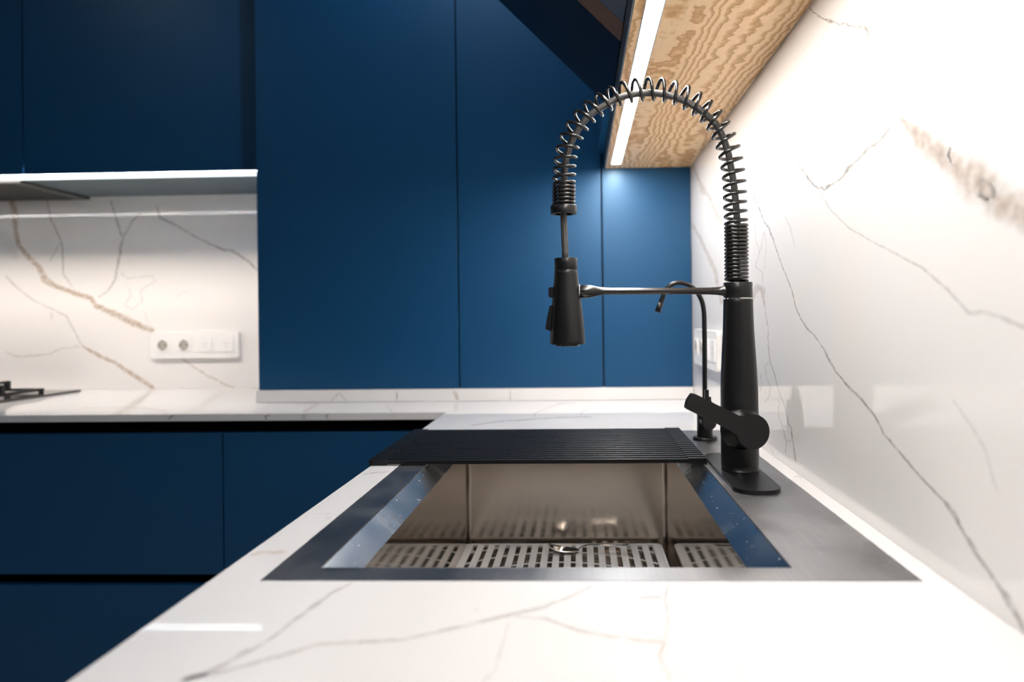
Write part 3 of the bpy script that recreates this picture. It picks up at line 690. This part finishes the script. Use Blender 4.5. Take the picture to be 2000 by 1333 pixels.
# docking arm
ap = [(1128,569.8,10.5),(1133,569.8,13),(1140,569.8,13.3),(1150,569.6,12.6),(1160,569.4,10.6),(1168,569.2,8.4),(1178,569.1,7.0),(1200,569.1,6.6),(1280,569,6.4),(1350,568.9,6.5),(1385,568.8,7.0),(1402,568.8,7.9),(1410,568.8,9.2),(1414,568.8,11),(1420,568.8,12)]
B().tube([fp(x, y) for x, y, _ in ap], [w*PX for *_, w in ap], 24, (0, 1, 0)).build('docking_arm', 'coil', fa)
B().tube([fp(1130.5, 569.8), fp(1132.2, 569.8)], 13.9*PX, 24, (0, 1, 0)).build('dock_ring', 'chrome', fa)

# ------------------------------------------------------------------ small filter tap
yt0 = at(1377, 863, 'z', .0003).y; RT_ = 23*yt0/F; YTC = yt0+RT_; P2 = YTC/F
XTP = at(1377, 858, 'y', YTC).x
def tp(px, py): return at(px, py, 'y', YTC)
ft = thing('filter_tap', (XTP, YTC, 0), 'slim black gooseneck filter tap behind the spring faucet', 'tap')
mt = Matrix.Translation((XTP, YTC, 0))
zz = lambda y: tp(1377, y).z
B().lathe([(23*P2, .0004), (23*P2, .0048), (22*P2, .0056)], mt, 40).build('base_flange', 'black', ft)
B().lathe([(15*P2, .0056), (15*P2, zz(788)), (13*P2, zz(783)), (6*P2, zz(781))], mt, 40).build('body', 'black', ft)
np_ = catmull([tp(*p) for p in ((1376.7,790),(1376.3,700),(1375.8,640),(1374.5,606),(1368.5,583),(1354,563),(1331,553.2),(1312,556.5),(1299.5,570),(1291.5,589),(1284.5,609))], 8)
B().tube(np_, 4.7*P2, 18, (0, 1, 0)).build('gooseneck', 'black', ft)
tpv = [tp(1290.6, 592), tp(1284.2, 610)]
B().tube(tpv, 5.6*P2, 18, (0, 1, 0)).build('nozzle', 'black', ft)
kc = at(1386, 826, 'y', YTC-.024); kn = Vector((.20, -.98, 0)).normalized(); ku = Vector((.98, .20, 0)).normalized()
B().lathe([(13.5*P2, 0), (13.5*P2, .016), (14.6*P2, .017), (14.6*P2, .0255), (14*P2, .026)], frame(kc-kn*.026, ku, (0, 0, 1), kn), 40).build('knob', 'black', ft)
l0 = at(1382, 812, 'y', kc.y); l1 = at(1382, 762.5, 'y', kc.y)
B().box(l0.x-4*P2, l0.x+4*P2, kc.y+.004, kc.y+.009, l0.z, l1.z, .0006).build('lever', 'black', ft)
l0 = at(1389.5, 812, 'y', kc.y); l1 = at(1389.5, 777, 'y', kc.y)
B().box(l0.x-1.6*P2, l0.x+1.8*P2, kc.y+.009, kc.y+.013, l0.z, l1.z, .0004).build('lever_pin', 'black', ft)

# ------------------------------------------------------------------ wall sockets
def sockets(name, o, u, n, label):
    """o: centre on the wall, u: along the row, n: out of the wall"""
    u, n = Vector(u), Vector(n); v = Vector((0, 0, 1))
    t = thing(name, o, label, 'socket', 'wall sockets')
    B().prism(rrect(-.147, .147, -.043, .043, .007), frame(Vector(o)+n*.0003, u, v, n), .0105, .0022, 3).build('frame_plate', 'white', t)
    for i in range(4):
        c = Vector(o)+u*(-.1065+.071*i)
        ins = B().prism(rrect(-.0235, .0235, -.0235, .0235, .002), frame(c+n*.0100, u, v, n), .0030 if i > 1 else .0022, .0006).build('socket_insert', 'white', t)
        if i < 2:
            B().lathe([(.0195, .0), (.0195, .0009), (.017, .0011), (.0165, .0003)], frame(c+n*.0122, u, v, n), 32, (False, False)).build('rim_ring', 'white', ins)
            B().lathe([(.0165, 0), (.0165, .0002)], frame(c+n*.0122, u, v, n), 32).build('recess', 'hole', ins)
            for dx in (-.0095, .0095):
                B().lathe([(.0026, 0), (.0026, .0002)], frame(c+n*.0125+u*dx, u, v, n), 12).build('pin_hole', 'pin', ins)
            for dz in (-.0155, .0155):
                B().prism(rrect(-.0025, .0025, -.002, .002, .0008), frame(c+n*.0124+v*dz, u, v, n), .0012).build('earth_clip', 'alu', ins)
        else:
            for dx, dz in ((-.006, .005), (.006, .005), (0, -.006)):
                B().lathe([(.0018, 0), (.0018, .0002)], frame(c+n*.0131+u*dx+v*dz, u, v, n), 12).build('pin_hole', 'hole', ins)
cl = at(383.5, 674, 'y', YB)
sockets('wall_socket', cl, (1, 0, 0), (0, -1, 0), 'white four-gang wall socket on the marble backsplash by the hob')
cr_ = at(1383, 677, 'x', XW); yn, yfar = at(1411, 683, 'x', XW).y, at(1358, 672, 'x', XW).y
sockets('wall_socket', (XW, yn+.147+.004, cl.z), (0, -1, 0), (-1, 0, 0), 'white four-gang wall socket on the right wall, behind the filter tap')

# ------------------------------------------------------------------ hob and extractor
xh = at(120, 767, 'z', .006).x
hb = thing('gas_hob', (xh-.3, 1.93, 0), 'black gas hob on the worktop at the left edge', 'hob')
B().box(xh-.58, xh, 1.68, 2.19, .0003, .0065, .002).build('glass_plate', 'glassblack', hb)
xg1 = xh-.055
b = B()
for y in (1.80, 2.10): b.box(xg1-.22, xg1, y-.006, y+.006, .012, .020, .0015)
for x in (xg1-.012, xg1-.22): b.box(x, x+.012, 1.80, 2.10, .012, .020, .0015)
for x, y in ((xg1-.006, 1.80), (xg1-.006, 2.10), (xg1-.21, 1.80), (xg1-.21, 2.10)): b.box(x-.005, x+.005, y-.005, y+.005, .0066, .013)
b.build('pan_support', 'iron', hb)
for dx, dy in ((1, 0), (-1, 0), (0, 1), (0, -1)):
    cx_, cy_ = xg1-.11, 1.95; b = B()
    ex, ey = cx_+dx*.106, cy_+dy*.146
    if dx: b.box(min(cx_+dx*.04, ex), max(cx_+dx*.04, ex), cy_-.005, cy_+.005, .036, .044, .001).box(ex-.006, ex+.006, cy_-.007, cy_+.007, .018, .044, .001)
    else: b.box(cx_-.005, cx_+.005, min(cy_+dy*.04, ey), max(cy_+dy*.04, ey), .036, .044, .001).box(cx_-.007, cx_+.007, ey-.006, ey+.006, .018, .044, .001)
    b.build('support_finger', 'iron', hb)
bm_ = Matrix.Translation((xg1-.11, 1.95, .0066))
bu = B().lathe([(.05, 0), (.05, .008), (.042, .016), (.036, .018)], bm_, 32).build('burner', 'chrome', hb)
B().lathe([(.034, .0182), (.036, .020), (.036, .025), (.033, .027)], bm_, 32).build('burner_cap', 'iron', bu)
ztop = ZU-.010; YHF = max(at(9, 358, 'z', ZU-.010).y, YU+.035)
xe = at(120, 377, 'z', ztop).x
ho = thing('extractor_hood', (xe-.28, 2.13, ztop), 'dark grey built-in extractor under the upper cabinet above the hob', 'extractor hood')
B().box(xe-.56, xe, YHF, YB-.004, ztop, ZU-.0005, .001).build('housing', 'hood', ho)
B().box(xe-.53, xe-.035, YHF+.02, YB-.03, ztop-.002, ztop-.0001, .0008).build('filter_panel', 'iron', ho)
for px, py in ((51, 366), (58, 368), (78, 372), (85, 374)):
    p = at(px, py, 'z', ztop); B().lathe([(.004, -.002), (.004, 0)], Matrix.Translation((xe-.017, p.y, ztop-.0002)), 16).build('button', 'chrome', ho)
